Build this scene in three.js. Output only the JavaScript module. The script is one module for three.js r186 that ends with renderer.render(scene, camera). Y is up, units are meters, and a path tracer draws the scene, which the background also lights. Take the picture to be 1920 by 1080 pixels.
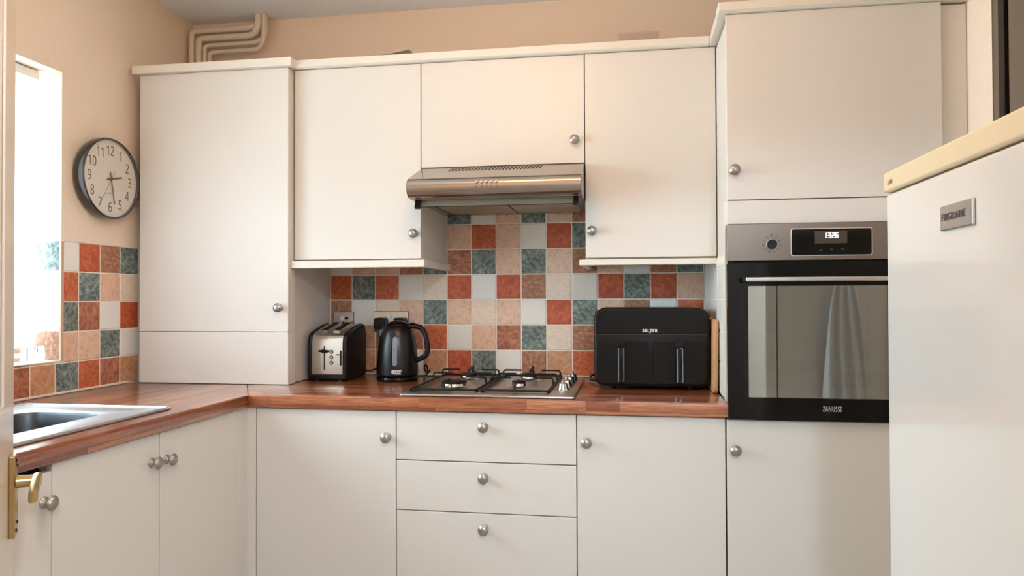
import * as THREE from 'three';
import { RoundedBoxGeometry } from 'three/addons/geometries/RoundedBoxGeometry.js';
import { mergeGeometries, toCreasedNormals } from 'three/addons/utils/BufferGeometryUtils.js';
import { ImprovedNoise } from 'three/addons/math/ImprovedNoise.js';
import { TextGeometry } from 'three/addons/geometries/TextGeometry.js';
import { FontLoader } from 'three/addons/loaders/FontLoader.js';
import { RectAreaLightUniformsLib } from 'three/addons/lights/RectAreaLightUniformsLib.js';

// ------------------------------------------------------------------ camera, sky, daylight, exposure
const scene = new THREE.Scene();
const camera = new THREE.PerspectiveCamera(43.43, 16 / 9, 0.05, 60);
camera.position.set(1.8277, 1.218, 2.8195);
camera.rotation.set(0.0138, 0.1593, -0.0037, 'YXZ');
scene.background = new THREE.Color(0.6, 0.83, 1.0);          // bright overcast sky
scene.backgroundIntensity = 9;
const renderer = new THREE.WebGLRenderer({ antialias: true });
renderer.toneMapping = THREE.LinearToneMapping;
renderer.toneMappingExposure = 1.06;
renderer.shadowMap.enabled = true;
RectAreaLightUniformsLib.init();
// daylight of the overcast sky, entering through the kitchen window in the left wall
const daylight = new THREE.RectAreaLight(new THREE.Color(0.65, 0.9, 1.0), 12.4, 1.3, 1.05);
daylight.name = 'window_daylight';
daylight.position.set(-0.36, 1.5, 1.36);
daylight.lookAt(1, 1.5, 1.36);
scene.add(daylight);
const LAMP_WARM = new THREE.Color(1.0, 0.56, 0.25), LAMP_CD = 0.5;   // two unseen ceiling lamps, lighting the wall cabinets and ceiling
const FILL_COOL = new THREE.Color(0.62, 0.79, 1.0), FILL_CD = 6.5;      // added fill lamp behind the camera, bluish white

// ------------------------------------------------------------------ helpers
let seed = 20240613;
const rnd = () => { seed = (seed * 1664525 + 1013904223) >>> 0; return seed / 4294967296; };
const used = {};
function numbered(name) { const n = used[name] = (used[name] ?? -1) + 1; return n ? name + '_' + String(n).padStart(3, '0') : name; }
function mesh(name, geo, mat, parent = scene) {
  const g = Array.isArray(geo) ? merge(geo) : geo;
  const m = new THREE.Mesh(g, mat); m.name = parent === scene ? numbered(name) : name;
  m.castShadow = m.receiveShadow = true; parent.add(m); return m;
}
function merge(list) {
  return mergeGeometries(list.map((g) => {
    const c = g.index ? g.toNonIndexed() : g.clone();
    for (const k of Object.keys(c.attributes)) if (!['position', 'normal', 'uv'].includes(k)) c.deleteAttribute(k);
    return c;
  }));
}
function tag(o, label, category, group) { o.userData.label = label; o.userData.category = category; if (group) o.userData.group = group; return o; }
function thing(name, label, category, pos = [0, 0, 0], turn = 0, group) {
  const g = new THREE.Group(); g.name = numbered(name); g.position.set(...pos); g.rotation.y = turn; scene.add(g); return tag(g, label, category, group);
}
function struct(name, geo, mat) { const m = mesh(name, geo, mat); m.userData.kind = 'structure'; return m; }
function B(x0, x1, y0, y1, z0, z1, r = 0, seg = 2) {
  const w = x1 - x0, h = y1 - y0, d = z1 - z0, rr = Math.min(r, w * 0.49, h * 0.49, d * 0.49);
  const g = r > 0 ? new RoundedBoxGeometry(w, h, d, seg, rr) : new THREE.BoxGeometry(w, h, d);
  return g.translate((x0 + x1) / 2, (y0 + y1) / 2, (z0 + z1) / 2);
}
function cyl(r0, r1, h, x, y, z, axis = 'y', seg = 32) {
  const g = new THREE.CylinderGeometry(r1, r0, h, seg);
  if (axis === 'z') g.rotateX(Math.PI / 2); if (axis === 'x') g.rotateZ(-Math.PI / 2);
  return g.translate(x, y, z);
}
function lathe(pts, seg = 40) { return new THREE.LatheGeometry(pts.map((p) => new THREE.Vector2(p[0], p[1])), seg); }
function roundedPath(pts, r) {
  const path = new THREE.CurvePath(), P = pts.map((p) => new THREE.Vector3(...p));
  let last = P[0];
  for (let i = 1; i < P.length - 1; i++) {
    const a = P[i - 1].clone().sub(P[i]), b = P[i + 1].clone().sub(P[i]), k = Math.min(r, a.length() * 0.49, b.length() * 0.49);
    const s = P[i].clone().addScaledVector(a.normalize(), k), e = P[i].clone().addScaledVector(b.normalize(), k);
    path.add(new THREE.LineCurve3(last, s)); path.add(new THREE.QuadraticBezierCurve3(s, P[i], e)); last = e;
  }
  path.add(new THREE.LineCurve3(last, P[P.length - 1]));
  return path;
}
function tube(pts, r, bend = 0.02, n = 48, rs = 10) {
  // sample the rounded path densely at bends
  const path = roundedPath(pts, bend), s = [];
  for (const c of path.curves) { const k = c.isQuadraticBezierCurve3 ? 6 : 1; for (let i = 0; i < k; i++) s.push(c.getPoint(i / k)); }
  s.push(path.curves[path.curves.length - 1].getPoint(1));
  const line = new THREE.CurvePath(); for (let i = 0; i < s.length - 1; i++) if (s[i].distanceTo(s[i + 1]) > 1e-6) line.add(new THREE.LineCurve3(s[i], s[i + 1]));
  const g = new THREE.TubeGeometry(line, n, r, rs, false);
  return g;
}
const spline = (pts, r, n = 48, rs = 8) => new THREE.TubeGeometry(new THREE.CatmullRomCurve3(pts.map((p) => new THREE.Vector3(...p))), n, r, rs, false);
function rrShape(x0, x1, y0, y1, r) {
  const s = new THREE.Shape();
  s.moveTo(x0 + r, y0); s.lineTo(x1 - r, y0); s.quadraticCurveTo(x1, y0, x1, y0 + r); s.lineTo(x1, y1 - r); s.quadraticCurveTo(x1, y1, x1 - r, y1);
  s.lineTo(x0 + r, y1); s.quadraticCurveTo(x0, y1, x0, y1 - r); s.lineTo(x0, y0 + r); s.quadraticCurveTo(x0, y0, x0 + r, y0); return s;
}
function extr(shape, depth, bevel = 0, seg = 2, curve = 10) {
  return new THREE.ExtrudeGeometry(shape, { depth: depth - 2 * bevel, bevelEnabled: bevel > 0, bevelSize: bevel, bevelThickness: bevel, bevelOffset: -bevel, bevelSegments: seg, curveSegments: curve }).translate(0, 0, bevel);
}
// a prism with the profile (z, y), running along x from x0 to x1
function prismX(profile, x0, x1, bevel = 0) {
  const s = new THREE.Shape(profile.map(([z, y]) => new THREE.Vector2(-z, y)));
  return extr(s, x1 - x0, bevel).rotateY(Math.PI / 2).translate(x0, 0, 0);
}
// uv in metres by the way each face points: fn(axis, x, y, z) -> [u, v]
function metreUV(g0, fn) {
  const g = g0.index ? g0.toNonIndexed() : g0, p = g.attributes.position, uv = new Float32Array(p.count * 2);
  const a = new THREE.Vector3(), b = new THREE.Vector3(), c = new THREE.Vector3();
  for (let i = 0; i < p.count; i += 3) {
    a.fromBufferAttribute(p, i); b.fromBufferAttribute(p, i + 1); c.fromBufferAttribute(p, i + 2);
    const n = b.clone().sub(a).cross(c.clone().sub(a)), ax = Math.abs(n.x), ay = Math.abs(n.y), az = Math.abs(n.z);
    const axis = ay >= ax && ay >= az ? 'y' : ax > az ? 'x' : 'z';
    [a, b, c].forEach((v, k) => { const t = fn(axis, v.x, v.y, v.z); uv[(i + k) * 2] = t[0]; uv[(i + k) * 2 + 1] = t[1]; });
  }
  g.setAttribute('uv', new THREE.BufferAttribute(uv, 2)); return g;
}
const stdUV = (ax, x, y, z) => (ax === 'y' ? [x, z] : ax === 'x' ? [z, y] : [x, y]);
const loader = new FontLoader();
const fontBold = await loader.loadAsync('fonts/droid/droid_sans_bold.typeface.json');
const fontSans = await loader.loadAsync('fonts/droid/droid_sans_regular.typeface.json');
// lettering of cap height h, centred on the origin, facing +z; squeezed to width w when given
function letters(str, h, w, font = fontBold, depth = 0.0006) {
  const g = new TextGeometry(str, { font, size: h, depth, curveSegments: 4, bevelEnabled: false });
  g.computeBoundingBox(); const b = g.boundingBox, W = b.max.x - b.min.x, H = b.max.y - b.min.y;
  g.translate(-(b.min.x + b.max.x) / 2, -(b.min.y + b.max.y) / 2, 0); if (w) g.scale(w / W, h / H, 1); return g;
}

// ------------------------------------------------------------------ computed textures
const noise = new ImprovedNoise();
const fbm = (x, y, z, o = 4) => { let a = 0, s = 0.5, f = 1; for (let i = 0; i < o; i++) { a += s * noise.noise(x * f, y * f, z + i * 7.3); s *= 0.5; f *= 2.03; } return a; };
const lin = (hex) => { const c = new THREE.Color(hex).convertLinearToSRGB(); return [c.r * 255, c.g * 255, c.b * 255]; };
function dataTex(w, h, fn, srgb = true) {
  const d = new Uint8Array(w * h * 4);
  for (let j = 0; j < h; j++) for (let i = 0; i < w; i++) { const c = fn(i / w, j / h, i, j), k = (j * w + i) * 4; d[k] = Math.max(0, Math.min(255, c[0])); d[k + 1] = Math.max(0, Math.min(255, c[1])); d[k + 2] = Math.max(0, Math.min(255, c[2])); d[k + 3] = 255; }
  const t = new THREE.DataTexture(d, w, h, THREE.RGBAFormat); t.magFilter = THREE.LinearFilter; t.minFilter = THREE.LinearMipmapLinearFilter; t.generateMipmaps = true;
  t.wrapS = t.wrapT = THREE.RepeatWrapping; if (srgb) t.colorSpace = THREE.SRGBColorSpace; t.needsUpdate = true; return t;
}
const mixc = (a, b, t) => [a[0] + (b[0] - a[0]) * t, a[1] + (b[1] - a[1]) * t, a[2] + (b[2] - a[2]) * t];
const clamp = (x) => Math.max(0, Math.min(1, x));
// riven stone relief: broad lumps, fine grit and thin splits
function riven(u, v, s, cracks) {
  const wx = fbm(u * 3, v * 3, s, 3) * 0.7, n = fbm(u * 5 + wx * 1.6, v * 7 - wx * 2, s + 3, 5), f = fbm(u * 34, v * 34, s + 9, 2);
  const split = (a, b, w, q) => clamp(1 - Math.abs(noise.noise(u * a + wx * 2.6, v * b + wx * 1.8, s + q)) / w);
  const area = clamp(fbm(u * 2.3, v * 2.3, s + 40, 2) * 4 + cracks), c = Math.max(split(3.4, 6.5, 0.05, 20), 0.8 * split(9, 12, 0.07, 31)) * area;
  return { n, f, c };
}
function tileMaterial(base, light, dark, amount, cracks, s, rough, relief) {
  const [A, L, D] = [base, light, dark].map((h) => { const c = new THREE.Color(h).multiplyScalar(1.55); c.r = Math.min(c.r, 0.84); c.g = Math.min(c.g, 0.82); c.b = Math.min(c.b, 0.78); c.convertLinearToSRGB(); return [c.r * 255, c.g * 255, c.b * 255]; });
  const map = dataTex(160, 160, (u, v) => {
    const { n, f, c } = riven(u, v, s, cracks);
    let k = mixc(A, n > 0 ? L : D, clamp(Math.abs(n) * 2.6 * amount)); k = mixc(k, f > 0 ? L : D, clamp(Math.abs(f) * 1.3 * amount)); return mixc(k, D, c * 0.75 * Math.min(1, amount + 0.2));
  });
  const bump = dataTex(160, 160, (u, v) => { const { n, f, c } = riven(u, v, s, cracks); const h = 150 + n * 150 + f * 50 - c * 110; return [h, h, h]; }, false);
  return new THREE.MeshPhysicalMaterial({ map, bumpMap: bump, bumpScale: relief, roughness: rough });
}
const T = {
  g: [tileMaterial('#616a63', '#828c84', '#343d38', 1.1, 0.3, 1.1, 0.4, 0.0016), tileMaterial('#5f6a67', '#86918e', '#323b38', 1.2, 0.4, 5.4, 0.4, 0.0016)],
  r: [tileMaterial('#a4512f', '#b96a45', '#7b3a20', 0.8, 0.0, 2.1, 0.45, 0.001), tileMaterial('#a0492b', '#ae5f43', '#7a331d', 0.7, -0.1, 8.2, 0.45, 0.001)],
  b: [tileMaterial('#8d6147', '#a87d63', '#6a4430', 1.0, 0.15, 3.1, 0.45, 0.0013), tileMaterial('#90583f', '#aa765c', '#6b3e2a', 1.0, 0.1, 9.6, 0.45, 0.0013)],
  o: [tileMaterial('#a97c5c', '#b88f72', '#885e42', 0.55, 0.1, 4.7, 0.45, 0.001)],
  c: [tileMaterial('#bd9a82', '#c9aa95', '#9d7a62', 0.5, 0.05, 6.2, 0.45, 0.001), tileMaterial('#bf9f88', '#cbaf9a', '#a2826a', 0.5, 0.15, 11.2, 0.45, 0.001)],
  p: [tileMaterial('#cbb3a0', '#d6c3b3', '#b2967f', 0.4, 0.1, 7.7, 0.42, 0.0009)],
  w: [tileMaterial('#d3c9ba', '#dad2c4', '#c3b8a8', 0.3, -0.4, 10.3, 0.36, 0.0006)],
};
// laminate printed with narrow timber staves, 2 m x 1 m
const staves = []; for (let r = 0; r < 32; r++) { let x = -rnd() * 0.5; const row = []; while (x < 2) { const l = 0.22 + rnd() * 0.5; row.push([x, x + l, rnd(), rnd() * 50]); x += l; } staves.push(row); }
const woodA = lin('#964d2c'), woodB = lin('#cf8f66'), woodD = lin('#4f2413');
const woodMap = dataTex(2048, 1024, (u, v) => {
  const X = u * 2, r = Math.min(31, Math.floor(v * 32)), st = staves[r].find((s) => X >= s[0] && X < s[1]) ?? staves[r][0];
  const yy = v * 32 - r, q = st[3];
  const g1 = fbm(X * 5 + q, v * 60 + q, q, 3), g2 = noise.noise(X * 14 + q, v * 420, q * 1.7), g3 = noise.noise(X * 60 + q, v * 700, q + 5);
  let k = mixc(woodA, woodB, clamp(st[2] * 1.15 - 0.08 + g1 * 0.8)); k = mixc(k, woodD, clamp(0.07 + g2 * 0.55 + g3 * 0.25 + (st[2] < 0.2 ? 0.22 : 0)));
  if (yy < 0.035 || X - st[0] < 0.0012) k = mixc(k, woodD, 0.4); return k;
});
const streak = dataTex(256, 256, (u, v, i, j) => { const h = 128 + noise.noise(u * 3, j * 0.9, 4) * 90 + noise.noise(u * 12, j * 2.3, 8) * 50; return [h, h, h]; }, false);
const grit = dataTex(256, 256, (u, v) => { const h = 128 + fbm(u * 20, v * 20, 2, 3) * 180; return [h, h, h]; }, false);
function rep(t, x, y = x) { const c = t.clone(); c.repeat.set(x, y); c.needsUpdate = true; return c; }

// ------------------------------------------------------------------ materials
const std = (color, roughness = 0.5, extra = {}) => new THREE.MeshPhysicalMaterial({ color, roughness, ...extra });
const M = {
  unit: std('#ddd6cd', 0.38),
  carcass: std('#dad2c8', 0.5),
  trim: std('#e3dacc', 0.42),
  peach: std('#efdac4', 0.85, { bumpMap: rep(grit, 2.2), bumpScale: 0.0012 }),
  ceiling: std('#f1f2f2', 0.9, { bumpMap: rep(grit, 2.2), bumpScale: 0.001 }),
  plaster: std('#d9d0c4', 0.85),
  floor: std('#c2bbb2', 0.5),
  grout: std('#efe5d6', 0.85),
  bead: std('#e9dfd0', 0.4),
  worktop: std('#e9ddd4', 0.3, { map: rep(woodMap, 0.5, 1), clearcoat: 0.8, clearcoatRoughness: 0.13 }),
  steel: std('#cbc5be', 0.3, { metalness: 1, bumpMap: rep(streak, 1, 3), bumpScale: 0.00005 }),
  brushed: std('#93887d', 0.34, { metalness: 1, bumpMap: rep(streak, 1, 3), bumpScale: 0.00008 }),
  chrome: std('#d5d3d0', 0.12, { metalness: 1 }),
  pewter: std('#aaa6a1', 0.34, { metalness: 1 }),
  sinkSteel: std('#d2d3d4', 0.38, { metalness: 1 }),
  iron: std('#171513', 0.5, { specularIntensity: 0.5 }),
  blackPlastic: std('#100e0d', 0.4, { specularIntensity: 0.55 }),
  blackGloss: std('#090807', 0.1, { specularIntensity: 0.6 }),
  fryer: std('#1a1410', 0.36, { specularIntensity: 0.45 }),
  fryerDark: std('#130f0c', 0.3, { specularIntensity: 0.4 }),
  kettle: std('#0d0c0c', 0.3, { specularIntensity: 0.9 }),
  gapBlack: std('#0a0908', 0.8),  // shade inside gaps and slots put into the colour; also small black marks
  white: std('#eceae6', 0.4),
  whiteInk: std('#f2f2f0', 0.5),
  greyInk: std('#a8a29a', 0.5),
  darkInk: std('#3a2a1e', 0.6),
  pipe: std('#e4d6c4', 0.5, { bumpMap: rep(grit, 3), bumpScale: 0.0008 }),
  door: std('#e3d8c8', 0.3, { clearcoat: 0.5, clearcoatRoughness: 0.2 }),
  brass: std('#b89c6c', 0.26, { metalness: 1 }),
  fridge: std('#e6e2dc', 0.16, { clearcoat: 0.7, clearcoatRoughness: 0.08 }),
  fridgeTop: std('#e6d2ae', 0.4),
  pane: new THREE.MeshPhysicalMaterial({ color: '#ffffff', transmission: 1, thickness: 0, roughness: 0, ior: 1.5 }),
  upvc: std('#eeeeec', 0.35),
  blind: new THREE.MeshPhysicalMaterial({ color: '#efe7e6', transmission: 0.45, thickness: 0, roughness: 1 }),
  boardWood: std('#c49468', 0.55, { bumpMap: rep(streak, 2), bumpScale: 0.0002 }),
  crystal: new THREE.MeshPhysicalMaterial({ color: '#ffffff', transmission: 1, thickness: 0.05, roughness: 0.03, ior: 1.5 }),
};

// ------------------------------------------------------------------ the room shell
const CEIL = 2.39, XR = 2.77, ZD = 2.24, ZEND = 4.7;
// left wall with the window opening
const WIN = { z0: 0.716, z1: 1.98, y0: 1.016, y1: 1.965 };
{
  const s = new THREE.Shape([[0.15, 0], [0.15, CEIL + 0.1], [-ZEND, CEIL + 0.1], [-ZEND, 0]].map(([a, b]) => new THREE.Vector2(a, b)));
  s.holes.push(new THREE.Path([[-WIN.z0, WIN.y0], [-WIN.z1, WIN.y0], [-WIN.z1, WIN.y1], [-WIN.z0, WIN.y1]].map(([a, b]) => new THREE.Vector2(a, b))));
  const g = new THREE.ExtrudeGeometry(s, { depth: 0.28, bevelEnabled: false }).rotateY(Math.PI / 2).translate(-0.286, 0, 0);
  struct('wall_left', metreUV(g, stdUV), M.peach);
}
const wallLeft = scene.children[scene.children.length - 1];
const wallBack = struct('wall_back', metreUV(B(-0.006, XR + 0.2, 0, CEIL + 0.1, -0.16, -0.008), stdUV), M.peach);
struct('wall_right', metreUV(B(XR, XR + 0.2, 0, CEIL + 0.1, -0.008, ZEND), stdUV), M.peach);
struct('floor', metreUV(B(-0.006, XR, -0.1, 0, -0.008, ZEND), stdUV), M.floor);
struct('ceiling', metreUV(B(-0.006, XR, CEIL, CEIL + 0.1, -0.008, ZEND), stdUV), M.ceiling);
struct('wall_hall_end', metreUV(B(-0.006, XR, 0, CEIL, ZEND, ZEND + 0.15), stdUV), M.plaster);
{
  const s = new THREE.Shape([[-0.006, 0], [1.09, 0], [1.09, 1.98], [2.7, 1.98], [2.7, 0], [XR, 0], [XR, CEIL], [-0.006, CEIL]].map(([a, b]) => new THREE.Vector2(a, b)));
  struct('unseen_wall_doorway', metreUV(new THREE.ExtrudeGeometry(s, { depth: 0.1, bevelEnabled: false }).translate(0, 0, ZD), stdUV), M.peach);  // unseen wall; its opening and lintel are shaped to steer the fill light
}

// ------------------------------------------------------------------ wall tiles: each one its own piece
const tileCache = {};
function tileGeo(w, h, rot) {
  const key = w.toFixed(4) + '_' + h.toFixed(4) + '_' + rot; if (tileCache[key]) return tileCache[key];
  const b = Math.min(0.0022, w * 0.2, h * 0.2), d = 0.006, pos = [], uv = [];
  const U = (x, y) => { let a = x / 0.1, c = y / 0.1; for (let i = 0; i < rot; i++) [a, c] = [c, 1 - a]; return [a, c]; };
  const quad = (...q) => { for (const k of [0, 1, 2, 0, 2, 3]) { pos.push(...q[k]); uv.push(...U(q[k][0], q[k][1])); } };
  const o = [[0, 0], [w, 0], [w, h], [0, h]], n = [[b, b], [w - b, b], [w - b, h - b], [b, h - b]];
  quad(...n.map((p) => [p[0], p[1], 0]));
  for (let i = 0; i < 4; i++) { const j = (i + 1) % 4; quad([...o[i], -0.0016], [...o[j], -0.0016], [...n[j], 0], [...n[i], 0]); quad([...o[i], -d], [...o[j], -d], [...o[j], -0.0016], [...o[i], -0.0016]); }
  const g = new THREE.BufferGeometry(); g.setAttribute('position', new THREE.Float32BufferAttribute(pos, 3)); g.setAttribute('uv', new THREE.Float32BufferAttribute(uv, 2));
  g.computeVertexNormals(); return tileCache[key] = g;
}
let tileCount = 0;
function tile(parent, kind, w, h, put) {
  const mats = T[kind], t = new THREE.Mesh(tileGeo(w, h, Math.floor(rnd() * 4)), mats[tileCount++ % mats.length]);
  t.name = 'tile'; t.castShadow = t.receiveShadow = true; put(t); t.rotation.z += (rnd() - 0.5) * 0.006; parent.add(t); return t;
}
const P = 0.1, G = 0.0045, BX = 0.6111, BY = 0.912;
const ROWS = [                                   // from the worktop upwards, from the boiler cupboard to the oven housing
  'bocwoRgWBcRbcgbw', 'robbrwcbgpbcgrcw', 'bwpcgcpcWrgcbwrw', 'rgrwprwrbpwrgrcb', 'wccbgbgcgcbcwbgb', 'ccccccrcwrgccccc', 'ccccgwcgcbbccccc',
].map((r) => r.toLowerCase());
ROWS[0] = 'bobwor' + 'gwborcgbcw'; ROWS[5] = 'cwbrg' + 'crcwrg' + 'bcwrc'; ROWS[6] = 'rcwgb' + 'gwcgcb' + 'wrcgb';
ROWS.forEach((row, m) => [...row].forEach((k, n) => {
  if (m >= 5 && (n < 4 || n > 11)) return;      // behind the wall cupboards
  const x0 = BX + n * P + G / 2 + (n === 0 ? 0.007 : 0), x1 = Math.min(BX + (n + 1) * P - G / 2, 2.1265), y0 = BY + m * P + G / 2;
  tile(wallBack, k, x1 - x0, P - G, (t) => t.position.set(x0, y0, 0));
}));
mesh('grout', B(0.6, 2.13, 0.9, 1.62, -0.009, -0.0022), M.grout, wallBack);
mesh('sealant_bead', B(0.62, 2.11, 0.9105, 0.9165, -0.002, 0.004, 0.002), M.bead, wallBack);
// left wall: columns counted from the boiler cupboard towards the window
const LZ = 0.3436, LROWS = ['obrgobcrbgo', 'wgcc', 'rwbg', 'pcgr', 'gbrw'];
LROWS.forEach((row, m) => [...row].forEach((k, n) => {
  const z0 = LZ + n * P + G / 2, z1 = m > 0 && n === 3 ? WIN.z0 - 0.006 : z0 + P - G, y0 = BY - 0.001 + m * P + G / 2;
  tile(wallLeft, k, z1 - z0, P - G, (t) => { t.rotation.y = Math.PI / 2; t.position.set(0, y0, z1); });
}));
// cut slips between the first row and the window board
[...'cbcbgwr'].forEach((k, i) => { const z0 = WIN.z0 + 0.032 + i * P; tile(wallLeft, i === 1 ? 'g' : k, P - G, 0.0055, (t) => { t.rotation.y = Math.PI / 2; t.position.set(0, BY + P + 0.0005, z0 + P - G); }); });
mesh('grout', [B(-0.007, -0.0022, 0.9, 1.0165, WIN.z0, 1.5), B(-0.007, -0.0022, 0.9, 1.411, LZ - 0.01, WIN.z0)], M.grout, wallLeft);
mesh('sealant_bead', [B(-0.002, 0.006, 0.9105, 0.918, 0.40, 1.6, 0.002), B(-0.006, 0.0008, 1.411, 1.414, LZ, WIN.z0 - 0.002)], M.bead, wallLeft);
// tiles of the window reveal, facing into the room's depth
[...'bwpg'].forEach((k, i) => tile(wallLeft, k, 0.093, P - G, (t) => t.position.set(-0.1, BY + (i + 1) * P + G / 2 + (i === 0 ? 0.004 : 0), WIN.z0 + 0.0065)));
mesh('grout', B(-0.11, -0.004, 1.017, 1.411, WIN.z0, WIN.z0 + 0.004), M.grout, wallLeft);
mesh('tile_edge_trim', B(-0.008, 0.0012, 1.018, 1.411, WIN.z0 - 0.0045, WIN.z0 + 0.0072, 0.0015), std('#c9a990', 0.45), wallLeft);

// ------------------------------------------------------------------ window, board, blind
{
  const w = new THREE.Group(); w.name = 'window_1'; w.userData.kind = 'structure'; scene.add(w);
  const { z0, z1, y0, y1 } = WIN, f = 0.055, xa = -0.262, xb = -0.205;
  mesh('window_frame', [B(xa, xb, y0 + 0.02, y0 + 0.02 + f, z0, z1, 0.006), B(xa, xb, y1 - f, y1, z0, z1, 0.006), B(xa, xb, y0 + 0.02, y1, z0, z0 + f, 0.006), B(xa, xb, y0 + 0.02, y1, z1 - f, z1, 0.006), B(xa, xb, y0 + 0.02, y1, 1.32, 1.38, 0.006)], M.upvc, w);
  mesh('pane', B(-0.236, -0.233, y0 + 0.07, y1 - f, z0 + f, 1.32), M.pane, w);
  mesh('pane', B(-0.236, -0.233, y0 + 0.07, y1 - f, 1.38, z1 - f), M.pane, w);
  mesh('window_board', B(-0.204, 0.001, y0, y0 + 0.004, z0 + 0.0075, z1, 0.0015), M.white, w);
  const b = thing('vertical_blind', 'white vertical blind hanging open in the bright window', 'blind');
  mesh('headrail', B(-0.098, -0.062, 1.932, 1.962, z0 + 0.03, z1 - 0.02, 0.003), M.white, b);
  for (let i = 0; i < 14; i++) {
    const z = z0 + 0.075 + i * 0.083, sl = new THREE.Group(); sl.name = 'slat'; sl.position.set(-0.08, 0, z); sl.rotation.y = 0.15; b.add(sl);
    mesh('fabric', B(-0.0445, 0.0445, 1.06, 1.905, -0.0004, 0.0004), M.blind, sl);
    mesh('hanger', B(-0.009, 0.009, 1.9, 1.933, -0.0015, 0.0015, 0.001), M.white, sl);
  }
  const c = mesh('glass_ornament', [B(-0.085, -0.025, 1.0205, 1.07, 0.757, 0.83, 0.006)], M.crystal);
  tag(c, 'small clear glass block standing on the window sill', 'ornament');
  const m = mesh('cut_lines', [0, 1, 2, 3].map((i) => B(-0.0246, -0.0232, 1.026, 1.066, 0.766 + i * 0.017, 0.7685 + i * 0.017, 0.0006)), M.crystal, c);
}

// ------------------------------------------------------------------ cabinet knob (turned, pewter)
const knobGeo = lathe([[0, 0], [0.0125, 0], [0.0125, 0.002], [0.009, 0.004], [0.0062, 0.007], [0.006, 0.013], [0.009, 0.0165], [0.0145, 0.0175], [0.0162, 0.0195], [0.0162, 0.0215], [0.0148, 0.0228], [0.0138, 0.0228], [0.0132, 0.0242], [0.0105, 0.0272], [0.006, 0.029], [0, 0.0296]], 32).rotateX(Math.PI / 2);
function knob(parent, x, y, z, side) { const k = mesh('knob', knobGeo, M.pewter, parent); k.position.set(x, y, z); if (side) k.rotation.y = Math.PI / 2; return k; }

// ------------------------------------------------------------------ base units along the back wall
const ZF = 0.636, DT = 0.018, YB = 0.868, PL = 0.1;
function baseUnit(name, label, x0, x1) {
  const t = thing(name, label, 'cabinet', [0, 0, 0], 0, 'cream base cabinets');
  mesh('body', B(x0, x1, PL, YB, 0.01, ZF - DT - 0.002), M.carcass, t);
  mesh('plinth', B(x0, x1, 0, PL - 0.002, ZF - 0.08, ZF - 0.064), M.unit, t);
  return t;
}
function doorZ(t, x0, x1, y0, y1, z = ZF, name = 'door') { return mesh(name, B(x0, x1, y0, y1, z - DT, z, 0.0016), M.unit, t); }
{
  const t = baseUnit('base_cabinet', 'cream base cabinet door in the inner corner, left of the drawers', 0.6372, 1.107);
  knob(doorZ(t, 0.6385, 1.1062, PL + 0.004, 0.8655), 1.0789, 0.784, ZF);
  const d = baseUnit('drawer_cabinet', 'cream three-drawer base cabinet under the gas hob', 1.1075, 1.6725);
  for (const [a, b, ky] of [[0.715, 0.8655, 0.8231], [0.5595, 0.712, 0.6682], [PL + 0.004, 0.5565, 0.5121]]) knob(doorZ(d, 1.1092, 1.6708, a, b, ZF, 'drawer'), 1.3888, ky, ZF);
  const r = baseUnit('base_cabinet', 'cream base cabinet door between the drawers and the oven housing', 1.673, 2.1055);
  knob(doorZ(r, 1.6738, 2.1045, PL + 0.004, 0.8655), 1.702, 0.7851, ZF);
}
// ------------------------------------------------------------------ base units along the left wall
const XF = 0.603;
{
  const post = thing('corner_post', 'narrow cream corner post between the two base cabinet runs', 'filler');
  mesh('post_face', B(0.6, 0.6362, PL + 0.004, 0.8665, ZF - DT, ZF, 0.0012), M.unit, post);
  mesh('post_side', B(XF - DT, XF, PL + 0.004, 0.8665, ZF + 0.001, 0.684, 0.0012), M.unit, post);
  const t = thing('sink_cabinet', 'cream two-door base cabinet below the sink', 'cabinet', [0, 0, 0], 0, 'cream base cabinets');
  mesh('body', [B(0.01, XF - DT - 0.002, PL, 0.66, 0.685, 1.436), B(XF - DT - 0.02, XF - DT - 0.002, 0.66, YB, 0.685, 1.436)], M.carcass, t);
  mesh('plinth', B(XF - 0.08, XF - 0.064, 0, PL - 0.002, 0.685, 1.436), M.unit, t);
  const doorX = (p, z0, z1, y1, name = 'door') => mesh(name, B(XF - DT, XF, PL + 0.004, y1, z0, z1, 0.0016), M.unit, p);
  knob(doorX(t, 0.6862, 1.0722, 0.8655), XF, 0.7888, 1.0465, true);
  knob(doorX(t, 1.0758, 1.4355, 0.8655), XF, 0.7934, 1.108, true);
  const w = thing('integrated_appliance', 'cream appliance door panel under the worktop beside the brass door handle', 'appliance');
  mesh('body', B(0.01, XF - 0.03, PL, 0.66, 1.44, 1.96), M.gapBlack, w);
  mesh('control_recess', B(XF - 0.1, XF - 0.03, 0.66, 0.8665, 1.44, 1.96), M.gapBlack, w);
  knob(doorX(w, 1.4375, 1.96, 0.851, 'door_panel'), XF, 0.788, 1.458, true);
  const e = thing('base_cabinet', 'cream end base cabinet hidden behind the open white door', 'cabinet', [0, 0, 0], 0, 'cream base cabinets');
  mesh('body', B(0.01, XF - DT - 0.002, PL, 0.8665, 1.963, 2.23), M.carcass, e); doorX(e, 1.964, 2.228, 0.8655);
}
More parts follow.
